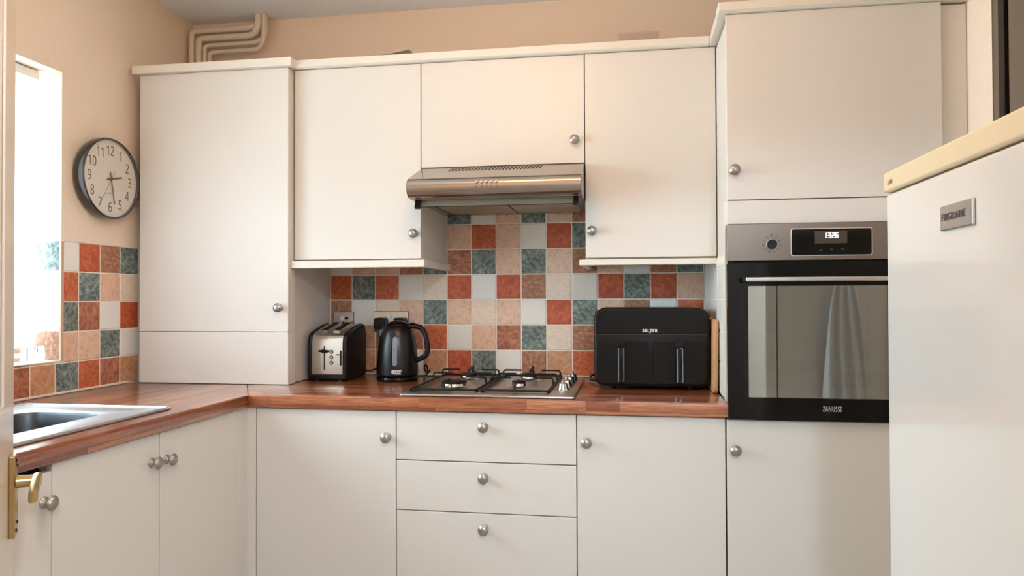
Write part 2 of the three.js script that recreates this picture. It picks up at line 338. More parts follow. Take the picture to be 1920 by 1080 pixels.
// ------------------------------------------------------------------ worktop: two runs meeting in a mitre
{
  const top = 0.91, bot = 0.869, wt = thing('worktop', 'reddish-brown wood-strip laminate worktop running round the corner', 'worktop');
  const mk = (pts, holes, uv, name) => {
    const s = new THREE.Shape(pts.map(([x, z]) => new THREE.Vector2(x, -z)));
    for (const h of holes) s.holes.push(new THREE.Path(h.map(([x, z]) => new THREE.Vector2(x, -z))));
    const g = extr(s, top - bot, 0.004, 3).rotateX(-Math.PI / 2).translate(0, bot, 0);
    return mesh(name, metreUV(toCreasedNormals(g, 0.7), uv), M.worktop, wt);
  };
  mk([[0.002, 0.002], [0.45, 0.002], [0.45, 0.36], [0.618, 0.652], [0.618, 2.235], [0.002, 2.235]], [[[0.14, 1.0], [0.53, 1.0], [0.53, 1.85], [0.14, 1.85]]], (ax, x, y, z) => (ax === 'x' ? [z, y + 0.618] : ax === 'z' ? [x, y] : [z, x]), 'sink_run');
  mk([[0.4505, 0.002], [2.112, 0.002], [2.112, 0.652], [0.6185, 0.652], [0.4505, 0.36]], [], (ax, x, y, z) => (ax === 'z' ? [x + 0.3, y + 0.652] : ax === 'x' ? [z, y] : [x + 0.3, z]), 'hob_run');
}
// ------------------------------------------------------------------ sink
{
  const s = thing('sink', 'stainless steel inset sink in the left worktop below the window', 'sink');
  const sh = rrShape(0.1, 0.563, -1.9, -0.962, 0.012);
  sh.holes.push(new THREE.Path(rrShape(0.215, 0.455, -1.5, -1.085, 0.06).getPoints(8)));
  mesh('rim', toCreasedNormals(extr(sh, 0.005, 0.002, 2).rotateX(-Math.PI / 2).translate(0, 0.9102, 0), 0.5), M.sinkSteel, s);
  // drawn bowl
  const ring = (k, y) => rrShape(0.215 + k, 0.455 - k, -1.5 + k, -1.085 - k, Math.max(0.02, 0.06 - k * 0.4)).getPoints(8).map((p) => [p.x, y, -p.y]);
  const rings = [ring(0, 0.9145), ring(0.003, 0.9075), ring(0.008, 0.88), ring(0.018, 0.77), ring(0.05, 0.752)], pos = [], idx = [], n = rings[0].length;
  rings.forEach((r) => r.forEach((p) => pos.push(...p)));
  for (let a = 0; a < rings.length - 1; a++) for (let i = 0; i < n - 1; i++) { const p = a * n + i; idx.push(p, p + n, p + 1, p + 1, p + n, p + n + 1); }
  const c = pos.length / 3; pos.push(0.333, 0.75, 1.285); for (let i = 0; i < n - 1; i++) idx.push((rings.length - 1) * n + i, c, (rings.length - 1) * n + i + 1);
  const g = new THREE.BufferGeometry(); g.setAttribute('position', new THREE.Float32BufferAttribute(pos, 3)); g.setIndex(idx); g.computeVertexNormals();
  const uv = new Float32Array(pos.length / 3 * 2); g.setAttribute('uv', new THREE.BufferAttribute(uv, 2));
  mesh('bowl', g, std('#5c6166', 0.36, { metalness: 1, side: THREE.DoubleSide }), s);  // darker than the rim steel: the shade in the bowl is put into the colour
  mesh('raised_edge', [tube([[0.106, 0.9155, 1.85], [0.106, 0.9155, 0.968], [0.557, 0.9155, 0.968], [0.557, 0.9155, 1.85]], 0.003, 0.012, 80, 8)], M.sinkSteel, s);
}
// ------------------------------------------------------------------ wall units
const ZW = 0.36;
function wallUnit(label, x0, x1, y0, y1) {
  const t = thing('wall_cabinet', label, 'cabinet', [0, 0, 0], 0, 'cream wall cabinets');
  mesh('body', B(x0, x1, y0, y1, 0.002, ZW - DT - 0.002, 0.0008), M.carcass, t); return t;
}
{
  const a = wallUnit('cream wall cabinet left of the extractor hood, above the toaster and kettle', 0.6345, 1.1095, 1.356, 2.0485);
  knob(doorZ(a, 0.6355, 1.1085, 1.3585, 2.047, ZW), 1.085, 1.4458, ZW);
  const b = wallUnit('short cream wall cabinet directly above the extractor hood', 1.11, 1.6842, 1.676, 2.0485);
  knob(doorZ(b, 1.1112, 1.6835, 1.677, 2.047, ZW), 1.6517, 1.7542, ZW);
  const c = wallUnit('cream wall cabinet right of the extractor hood, above the air fryer', 1.6848, 2.1178, 1.3485, 2.0485);
  knob(doorZ(c, 1.6865, 2.1165, 1.3535, 2.047, ZW), 1.7091, 1.4436, ZW);
  // light pelmets below
  const p1 = thing('pelmet', 'cream pelmet strip under the wall cabinet above the kettle', 'pelmet', [0, 0, 0], 0, 'pelmets');
  mesh('front_strip', B(0.632, 1.1275, 1.327, 1.3535, 0.345, 0.381, 0.003), M.trim, p1); mesh('side_return', B(1.106, 1.1275, 1.327, 1.3535, 0.004, 0.3448, 0.003), M.trim, p1);
  const p2 = thing('pelmet', 'cream pelmet strip under the wall cabinet above the air fryer', 'pelmet', [0, 0, 0], 0, 'pelmets');
  mesh('front_strip', B(1.666, 2.1185, 1.3265, 1.3465, 0.345, 0.381, 0.003), M.trim, p2); mesh('side_return', B(1.668, 1.689, 1.3265, 1.3465, 0.004, 0.3448, 0.003), M.trim, p2);
  const k = thing('cornice', 'straight cream cornice along the top of the three wall cabinets', 'cornice', [0, 0, 0], 0, 'cornices');
  mesh('front_moulding', prismX([[0.32, 2.0488], [0.374, 2.0488], [0.381, 2.053], [0.381, 2.0775], [0.32, 2.0775]], 0.645, 2.095, 0.001), M.trim, k);
  mesh('top_board', B(0.64, 2.1, 2.0495, 2.0655, 0.01, 0.318), M.carcass, k);
}
// tall boiler cupboard standing on the worktop
{
  const t = thing('boiler_cupboard', 'tall cream cupboard on the worktop beside the wall clock', 'cabinet');
  mesh('side_panel', B(0.599, 0.617, 0.9115, 2.0485, 0.003, 0.375, 0.001), M.carcass, t);
  mesh('body', B(0.04, 0.598, 0.9115, 2.0485, 0.003, 0.372), M.carcass, t);
  mesh('scribe_strip', B(0.002, 0.0395, 0.9115, 2.0485, 0.31, 0.334, 0.001), M.trim, t);
  const d = mesh('door', B(0.0425, 0.629, 1.1, 2.0485, 0.379, 0.397, 0.0016), M.unit, t); knob(d, 0.5974, 1.1865, 0.397);
  mesh('lower_panel', B(0.0425, 0.629, 0.9115, 1.0985, 0.379, 0.397, 0.0016), M.unit, t);
  mesh('edge_post', B(0.6172, 0.629, 0.9115, 2.0485, 0.345, 0.3788, 0.0008), M.trim, t);
  const k = thing('cornice', 'cream cornice capping the tall boiler cupboard below the pipes', 'cornice', [0, 0, 0], 0, 'cornices');
  mesh('front_moulding', B(0.0225, 0.6485, 2.0495, 2.0795, 0.37, 0.4165, 0.002), M.trim, k);
  mesh('side_moulding', B(0.602, 0.6445, 2.0495, 2.0795, 0.01, 0.369, 0.002), M.trim, k);
}
// ------------------------------------------------------------------ tall oven housing
const ZT = 0.64;
{
  const t = thing('oven_housing', 'tall cream oven housing cabinet right of the worktop', 'cabinet');
  mesh('body', [B(2.12, 2.138, PL, 2.04, 0.003, ZT - DT - 0.002, 0.001), B(2.68, 2.698, PL, 2.04, 0.003, ZT - DT - 0.002, 0.001), B(2.138, 2.68, PL, 2.04, 0.003, 0.02), B(2.138, 2.68, PL, 0.862, 0.02, ZT - DT - 0.002), B(2.138, 2.68, 1.4335, 2.04, 0.02, ZT - DT - 0.002)], M.carcass, t);
  knob(doorZ(t, 2.1145, 2.697, 1.5015, 2.0445, ZT), 2.1345, 1.5865, ZT);
  mesh('filler_panel', B(2.1145, 2.697, 1.4305, 1.4985, ZT - DT, ZT, 0.0014), M.unit, t);
  knob(doorZ(t, 2.1085, 2.697, PL + 0.004, 0.8625, ZT, 'lower_door'), 2.1312, 0.7756, ZT);
  mesh('plinth', B(2.12, 2.698, 0, PL - 0.002, ZT - 0.08, ZT - 0.064), M.unit, t);
  mesh('edge_strip', B(2.108, 2.1195, 0.9115, 1.5, 0.602, 0.6225, 0.001), M.trim, t);
  mesh('side_filler', B(2.6995, 2.769, PL, 2.04, ZT - DT - 0.02, ZT - DT, 0.001), M.unit, t);
  // white splashback tiles on the side of the housing, facing the worktop
  for (let m = 0; m < 5; m++) for (let n = 0; n < 3; n++) {
    const y0 = BY + m * P + G / 2, h = (m === 4 ? 0.0165 : P - G); tile(t, 'w', 2 * P - G, h, (q) => { q.rotation.y = -Math.PI / 2; q.position.set(2.1142, y0, 0.002 + n * 2 * P); });
  }
  mesh('grout', B(2.1164, 2.1198, 0.9115, 1.347, 0.002, 0.6), M.grout, t);
  const k = thing('cornice', 'cream cornice capping the tall oven housing', 'cornice', [0, 0, 0], 0, 'cornices');
  mesh('front_moulding', prismX([[0.60, 2.0455], [0.652, 2.0455], [0.661, 2.051], [0.661, 2.074], [0.60, 2.074]], 2.0925, 2.769, 0.001), M.trim, k);
  mesh('side_moulding', B(2.0965, 2.1325, 2.049, 2.0775, 0.3825, 0.599, 0.002), M.trim, k);
  mesh('side_moulding', B(2.0965, 2.1325, 2.0495, 2.0775, 0.01, 0.3815, 0.002), M.trim, k);
}
// ------------------------------------------------------------------ oven
const spotRing = [];
{
  const o = thing('built_in_oven', 'stainless and black glass built-in oven in the tall housing', 'oven');
  const x0 = 2.1105, x1 = 2.69;
  // control panel
  const cp = mesh('control_panel', metreUV(B(x0, x1, 1.3225, 1.4285, ZT + 0.0005, 0.66, 0.0015), (a, x, y, z) => [x, y]), std('#7c7065', 0.36, { metalness: 1, bumpMap: rep(streak, 1, 3), bumpScale: 0.00006 }), o);
  mesh('display_bezel', extr(rrShape(2.2855, 2.5045, 1.334, 1.413, 0.008), 0.0012, 0.0004).translate(0, 0, 0.6602), M.steel, cp);
  mesh('display_glass', extr(rrShape(2.288, 2.502, 1.3365, 1.4105, 0.006), 0.0012, 0.0004).translate(0, 0, 0.6612), M.blackGloss, cp);
  mesh('display_window', B(2.3505, 2.437, 1.369, 1.4045, 0.662, 0.6626), std('#3a2a17', 0.35), cp);
  // 13:26 in seven segments
  const SEG = { 1: 'bc', 3: 'abgcd', 2: 'abged', 6: 'afgedc' }, gs = [];
  const seg = (s, ox, oy, w, h, t) => { const R = { a: [0, w, h - t, h], d: [0, w, 0, t], g: [0, w, h / 2 - t / 2, h / 2 + t / 2], f: [0, t, h / 2, h], e: [0, t, 0, h / 2], b: [w - t, w, h / 2, h], c: [w - t, w, 0, h / 2] }[s]; return B(ox + R[0], ox + R[1], oy + R[2], oy + R[3], 0.6626, 0.663); };
  [1, 3, 2, 6].forEach((d, i) => { for (const s of SEG[d]) gs.push(seg(s, [2.3755, 2.3865, 2.3972, 2.4068][i] - 0.001, 1.3838, 0.0078, 0.0155, 0.0021)); });
  mesh('clock_digits', gs, std('#ffffff', 0.5, { emissive: new THREE.Color(0.85, 0.95, 1), emissiveIntensity: 0.8 }), cp);
  const symInk = std('#4a3d30', 0.5); for (const [x, y] of [[2.366, 1.35], [2.395, 1.352], [2.424, 1.353]]) mesh('touch_symbol', [new THREE.TorusGeometry(0.003, 0.0005, 6, 12).translate(x, y, 0.6625), B(x - 0.004, x + 0.004, y - 0.0005, y + 0.0005, 0.6622, 0.6628)], symInk, cp);
  mesh('dial', [cyl(0.0125, 0.0125, 0.008, 2.2341, 1.369, 0.664, 'z', 40), new THREE.TorusGeometry(0.012, 0.0012, 8, 40).translate(2.2341, 1.369, 0.6678)], M.blackPlastic, cp);
  mesh('dial_ring', new THREE.TorusGeometry(0.0137, 0.0011, 8, 40).translate(2.2341, 1.369, 0.6605), M.steel, cp);
  const marks = [];
  for (let i = 0; i < 11; i++) {
    const a = Math.PI / 2 - i * Math.PI * 2 / 11, R = i ? 0.0228 : 0.026, x = 2.2341 + Math.cos(a) * R, y = 1.369 + Math.sin(a) * R, s = i ? 0.0029 : 0.0042, t = 0.0006, z0 = 0.66, z1 = 0.6604;
    marks.push(B(x - s, x + s, y + s - t, y + s, z0, z1), B(x - s, x - s + t, y - s, y + s, z0, z1), B(x + s - t, x + s, y - s, y + s, z0, z1));
    if (i % 3 !== 1) marks.push(B(x - s, x + s, y - s, y - s + t, z0, z1));
    if (i % 2 === 0) marks.push(cyl(0.0014, 0.0014, 0.0004, x, y, 0.6602, 'z', 8)); else if (i % 3) marks.push(B(x - 0.0016, x + 0.0016, y + 0.0004, y + 0.0012, z0, z1));
    marks.push(B(2.2341 + Math.cos(a) * 0.0168 - 0.0005, 2.2341 + Math.cos(a) * 0.0168 + 0.0005, 1.369 + Math.sin(a) * 0.0168 - 0.0005, 1.369 + Math.sin(a) * 0.0168 + 0.0005, z0, z1));
  }
  mesh('function_symbols', marks, M.darkInk, cp);
  mesh('vent_gap', B(x0 + 0.003, x1 - 0.003, 1.314, 1.322, 0.6425, 0.648), M.gapBlack, o);
  // door: black glass frame round a window
  const ds = rrShape(x0, x1, 0.8675, 1.3155, 0.002); ds.holes.push(new THREE.Path(rrShape(2.168, 2.632, 0.93, 1.2495, 0.004).getPoints(4)));
  const dr = mesh('oven_door', extr(ds, 0.018, 0.0006).translate(0, 0, 0.642), M.blackGloss, o);
  mesh('window', B(2.167, 2.633, 0.929, 1.2505, 0.651, 0.654), new THREE.MeshPhysicalMaterial({ color: '#c8c8b8', transmission: 1, thickness: 0, roughness: 0.02, ior: 4.4 }), dr);
  const hd = mesh('handle', B(2.156, 2.644, 1.2615, 1.2745, 0.689, 0.703, 0.003), M.steel, dr);
  mesh('handle_post', B(2.1485, 2.1575, 1.2605, 1.2755, 0.66, 0.7, 0.002), M.blackPlastic, hd); mesh('handle_post', B(2.6425, 2.6515, 1.2605, 1.2755, 0.66, 0.7, 0.002), M.blackPlastic, hd);
  mesh('maker_name', letters('ZANUSSI', 0.0155, 0.05).translate(2.3935, 0.9015, 0.6602), M.greyInk, dr);
  // cavity with rails and a shelf
  const cv = mesh('cavity', [B(2.15, 2.66, 0.89, 0.9, 0.15, 0.64), B(2.15, 2.66, 1.28, 1.29, 0.15, 0.64), B(2.15, 2.16, 0.9, 1.28, 0.15, 0.64), B(2.65, 2.66, 0.9, 1.28, 0.15, 0.64), B(2.15, 2.66, 0.9, 1.28, 0.15, 0.16)], std('#55534a', 0.35), o);
  const wire = [cyl(0.002, 0.002, 0.46, 2.405, 1.093, 0.622, 'x', 8), cyl(0.002, 0.002, 0.46, 2.405, 1.093, 0.25, 'x', 8)];
  for (let i = 0; i < 23; i++) wire.push(cyl(0.0013, 0.0013, 0.372, 2.185 + i * 0.02, 1.092, 0.436, 'z', 6));
  mesh('wire_shelf', wire, M.chrome, o);
  mesh('baking_tray', B(2.175, 2.635, 0.998, 1.004, 0.24, 0.625, 0.002), std('#6b675c', 0.4, { metalness: 0.6 }), o);
}
// ------------------------------------------------------------------ extractor hood
{
  const h = thing('extractor_hood', 'brushed steel extractor hood above the gas hob', 'hood');
  const xa = 1.1118, xb = 1.683, nose = [];
  for (let i = 0; i <= 10; i++) { const a = (52 - i * 13.5) * Math.PI / 180; nose.push([0.503 + Math.cos(a) * 0.038, 1.582 + Math.sin(a) * 0.034]); }
  const uvx = (ax, x, y, z) => [x, y + z], hoodSteel = std('#aca197', 0.24, { metalness: 1, bumpMap: rep(streak, 1, 3), bumpScale: 0.00005 });
  // sloping plate with a row of slots
  const p0 = [0.3605, 1.673], p1 = nose[0], L = Math.hypot(p1[0] - p0[0], p1[1] - p0[1]), ang = Math.atan2(p0[1] - p1[1], p1[0] - p0[0]);
  const pl = new THREE.Shape([[xa, 0], [xb, 0], [xb, -L], [xa, -L]].map(([a, b]) => new THREE.Vector2(a, b)));
  for (let i = 0; i < 26; i++) { const x = 1.2265 + i * 0.01235; pl.holes.push(new THREE.Path([[x - 0.004, -0.066], [x + 0.0018, -0.066], [x + 0.0078, -0.014], [x + 0.002, -0.014]].map(([a, b]) => new THREE.Vector2(a, b)))); }
  const plate = extr(pl, 0.0015).rotateX(-(Math.PI / 2 - ang)).translate(0, p0[1], p0[0]);
  mesh('slotted_plate', metreUV(plate, uvx), hoodSteel, h);
  const back = [[0.006, 1.674], [0.357, 1.674], [0.357, 1.667]];
  mesh('slot_box', prismX([[0.36, 1.669], [0.44, 1.637], [0.42, 1.61], [0.36, 1.65]], xa + 0.02, xb - 0.02), M.gapBlack, h);
  // curved nose and lower lip
  const out = nose, inn = [...nose].reverse().map(([z, y]) => [z - 0.003, y]);
  mesh('curved_front', metreUV(toCreasedNormals(prismX([...out, ...inn], xa, xb), 1), uvx), hoodSteel, h);
  const cheek = [[0.006, 1.674], ...[p0], ...nose, [0.47, 1.5465], [0.006, 1.5465]];
  mesh('side_cheek', prismX(cheek, xa, xa + 0.002), hoodSteel, h); mesh('side_cheek', prismX(cheek, xb - 0.002, xb), hoodSteel, h);
  mesh('back_panel', B(xa + 0.002, xb - 0.002, 1.5465, 1.674, 0.004, 0.006), hoodSteel, h);
  mesh('top_panel', B(xa + 0.002, xb - 0.002, 1.6725, 1.674, 0.006, 0.36), hoodSteel, h);
  // underside: frame and two filter panels
  const filterM = std('#b3aa96', 0.45, { metalness: 0.7 });
  mesh('underside_frame', [B(xa + 0.002, xb - 0.002, 1.5465, 1.5485, 0.007, 0.035), B(xa + 0.002, xb - 0.002, 1.5465, 1.5485, 0.44, 0.5), B(xa + 0.002, xa + 0.03, 1.5465, 1.5485, 0.035, 0.44), B(xb - 0.03, xb - 0.002, 1.5465, 1.5485, 0.035, 0.44), B(1.39, 1.405, 1.5465, 1.5485, 0.035, 0.44)], hoodSteel, h);
  mesh('filter_panel', B(1.143, 1.388, 1.549, 1.552, 0.036, 0.438, 0.001), filterM, h); mesh('filter_panel', B(1.407, 1.652, 1.549, 1.552, 0.036, 0.438, 0.001), filterM, h);
  // pull-out visor and its black hinges
  const vis = mesh('visor', prismX([[0.462, 1.5525], [0.4635, 1.5525], [0.4795, 1.5245], [0.478, 1.5245]], xa + 0.03, xb - 0.03), std('#a79f8d', 0.3, { metalness: 0.5 }), h);
  mesh('edge_seal', B(xa + 0.012, xb - 0.012, 1.5225, 1.5245, 0.477, 0.481), M.blackPlastic, vis);
  for (const [a, b] of [[xa + 0.012, xa + 0.029], [xb - 0.029, xb - 0.012]]) mesh('hinge_arm', [prismX([[0.452, 1.564], [0.472, 1.564], [0.49, 1.52], [0.476, 1.517]], a, b, 0.001), cyl(0.006, 0.006, 0.014, a < 1.4 ? a - 0.006 : b + 0.004, 1.553, 0.466, 'x', 14)], M.blackPlastic, h);
  const s = (i) => { const a = 22 * Math.PI / 180; return [0.503 + Math.cos(a) * 0.038, 1.582 + Math.sin(a) * 0.034]; };
  for (let i = 0; i < 5; i++) {
    const [z, y] = s(i), b = mesh('push_button', lathe([[0, 0.008], [0.0036, 0.0075], [0.005, 0.0055], [0.005, -0.002]], 18).rotateX(Math.PI / 2 - 0.38), M.chrome, h); b.position.set(1.3475 + i * 0.0162, y - 0.003, z);
    mesh('button_symbol', B(-0.0022, 0.0022, -0.0012, 0.0012, 0, 0.0006), M.darkInk, b).position.set(0, -0.0135, 0.0022);
  }
}
// ------------------------------------------------------------------ gas hob
{
  const h = thing('gas_hob', 'four-burner stainless gas hob with black pan supports', 'hob');
  const y = 0.9105, tray = rrShape(1.114, 1.666, -0.628, -0.085, 0.01);
  mesh('tray', metreUV(toCreasedNormals(extr(tray, 0.008, 0.0035, 3).rotateX(-Math.PI / 2).translate(0, y, 0), 0.6), stdUV), M.steel, h);
  const yt = y + 0.008;
  for (const [x, z, r] of [[1.245, 0.43, 0.044], [1.243, 0.19, 0.034], [1.463, 0.41, 0.024], [1.468, 0.185, 0.036]]) {
    const b = mesh('burner', lathe([[r + 0.012, 0], [r + 0.01, 0.002], [r, 0.0035], [r, 0.012], [r - 0.003, 0.0145], [0, 0.0145]], 36), M.chrome, h); b.position.set(x, yt, z);
    const teeth = [lathe([[r * 0.94, 0], [r * 0.98, 0.002], [r * 0.9, 0.006], [r * 0.6, 0.0075], [0, 0.008]], 36)];
    for (let i = 0; i < 18; i++) teeth.push(new THREE.BoxGeometry(0.003, 0.0032, 0.003).translate(0, 0, r - 0.003).rotateY(i * Math.PI / 9));
    mesh('burner_cap', teeth, M.iron, b).position.y = 0.0155;
  }
  for (const [xa, xb] of [[1.128, 1.352], [1.362, 1.582]]) {
    const q = [], yb = yt + 0.006, top = yt + 0.031, zc = [0.405, 0.28, 0.15], xm = (xa + xb) / 2;
    q.push(B(xa, xa + 0.007, yb - 0.003, yb + 0.004, 0.098, 0.563, 0.002), B(xb - 0.007, xb, yb - 0.003, yb + 0.004, 0.098, 0.563, 0.002), B(xa, xb, yb - 0.003, yb + 0.004, 0.556, 0.563, 0.002), B(xa, xb, yb - 0.003, yb + 0.004, 0.098, 0.105, 0.002));
    for (const z of zc) { q.push(tube([[xa + 0.0035, yb, z], [xa + 0.0035, top, z], [xa + 0.072, top, z]], 0.0032, 0.01, 24, 8)); q.push(tube([[xb - 0.0035, yb, z], [xb - 0.0035, top, z], [xb - 0.072, top, z]], 0.0032, 0.01, 24, 8)); }
    q.push(extr(new THREE.Shape([[0, yb], [0.008, top + 0.003], [0.085, top + 0.003], [0.085, top - 0.004], [0.012, top - 0.006], [0.012, yb]].map(([a, b]) => new THREE.Vector2(a, b))), 0.006).rotateY(Math.PI / 2).translate(xm - 0.003, 0, 0.561));
    q.push(extr(new THREE.Shape([[0, yb], [0, top + 0.006], [0.008, top + 0.01], [0.085, top + 0.003], [0.085, top - 0.004], [0.014, top - 0.004], [0.014, yb]].map(([a, b]) => new THREE.Vector2(a, b))), 0.008).rotateY(-Math.PI / 2).translate(xm + 0.004, 0, 0.1));
    for (const z of [0.102, 0.559]) for (const x of [xa + 0.004, xb - 0.004]) q.push(cyl(0.0035, 0.0035, 0.006, x, yt + 0.001, z, 'y', 8));
    mesh('pan_support', q, M.iron, h);
  }
  for (let i = 0; i < 4; i++) {
    const k = mesh('control_knob', [lathe([[0.019, 0], [0.019, 0.004], [0.0165, 0.007], [0.0145, 0.02], [0.013, 0.023], [0, 0.0235]], 28), B(-0.0045, 0.0045, 0.018, 0.032, -0.015, 0.015, 0.003)], M.chrome, h); k.position.set(1.6165 + i * 0.003, yt, 0.47 - i * 0.098);
  }
  mesh('knob_marks', [0, 1, 2, 3].map((i) => B(1.59, 1.594, yt, yt + 0.0003, 0.465 - i * 0.098, 0.475 - i * 0.098)), M.darkInk, h);
}
// ------------------------------------------------------------------ toaster
{
  const t = thing('toaster', 'black and chrome two-slice toaster beside the boiler cupboard', 'toaster', [0.716, 0.9105, 0.155]);
  const W = 0.073, side = [[-0.098, 0.02], [-0.102, 0.15], [-0.09, 0.19], [-0.066, 0.205], [-0.02, 0.203], [0.06, 0.184], [0.086, 0.1755], [0.098, 0.163], [0.1035, 0.14], [0.104, 0.02]];
  const sm = (pts) => { const s = new THREE.Shape(); const c = new THREE.SplineCurve(pts.slice(1, -1).map(([z, y]) => new THREE.Vector2(-z, y))); s.moveTo(-pts[0][0], pts[0][1]); for (const p of c.getPoints(28)) s.lineTo(p.x, p.y); s.lineTo(-pts[pts.length - 1][0], pts[pts.length - 1][1]); return s; };
  const slab = (x0, x1, grow, bev) => toCreasedNormals(extr(sm(side.map(([z, y]) => [z * (1 + grow), y + (y > 0.1 ? grow * 0.1 : 0)])), x1 - x0, bev, 3).rotateY(Math.PI / 2).translate(x0, 0, 0), 0.6);
  mesh('chrome_shell', metreUV(slab(-W + 0.013, W - 0.013, 0, 0), (a, x, y, z) => [y + z, x]), M.chrome, t).material = M.steel;
  mesh('side_panel', slab(-W - 0.004, -W + 0.0128, 0.03, 0.006), M.blackPlastic, t); mesh('side_panel', slab(W - 0.0128, W + 0.004, 0.03, 0.006), M.blackPlastic, t);
  const base = mesh('base', B(-W - 0.002, W + 0.002, 0.004, 0.026, -0.104, 0.109, 0.007), M.blackPlastic, t);
  for (const x of [-0.045, 0.045]) for (const z of [-0.08, 0.092]) mesh('foot', cyl(0.006, 0.007, 0.005, x, 0.0027, z, 'y', 14), M.pewter, base);
  // bread slots: black slabs in place of shaded openings, following the sloping top
  for (const x of [-0.026, 0.024]) { const s = mesh('bread_slot', B(-0.012, 0.012, -0.002, 0.003, -0.064, 0.064, 0.001), M.gapBlack, t); s.position.set(x, 0.1965, 0.006); s.rotation.x = 0.2; mesh('slot_frame', [B(-0.0135, -0.012, -0.002, 0.0045, -0.066, 0.066), B(0.012, 0.0135, -0.002, 0.0045, -0.066, 0.066), B(-0.0135, 0.0135, -0.002, 0.0045, 0.064, 0.066), B(-0.0135, 0.0135, -0.002, 0.0045, -0.066, -0.064)], M.chrome, s); }
  mesh('lever_slot', B(-0.0135, -0.009, 0.042, 0.13, 0.1035, 0.1046, 0.0004), M.gapBlack, t);
  mesh('lever', [B(-0.031, 0.009, 0.108, 0.116, 0.105, 0.116, 0.0035), cyl(0.006, 0.0075, 0.012, -0.011, 0.112, 0.112, 'z', 16)], M.blackPlastic, t);
  mesh('browning_slot', B(0.05, 0.0565, 0.058, 0.114, 0.103, 0.1055, 0.001), M.gapBlack, t);
  mesh('browning_slider', B(0.036, 0.056, 0.0965, 0.1005, 0.1045, 0.111, 0.001), M.blackPlastic, t);
  [0.109, 0.0885, 0.068].forEach((y, i) => { const b = mesh('push_button', [cyl(0.0072, 0.0072, 0.002, 0.0165, y, 0.1048, 'z', 22)], M.blackPlastic, t); mesh('button_face', cyl(0.0052, 0.0048, 0.002, 0.0165, y, 0.1062, 'z', 20), i ? M.pewter : M.chrome, b); });
  const bd = mesh('badge', new THREE.SphereGeometry(1, 16, 8), M.pewter, t); bd.scale.set(0.012, 0.0035, 0.002); bd.position.set(-0.006, 0.158, 0.0985);
  mesh('power_cord', spline([[0.05, 0.03, -0.1], [0.075, 0.018, -0.118], [0.1, 0.022, -0.125], [0.135, 0.05, -0.128]], 0.0032, 30), M.blackPlastic, t);
}
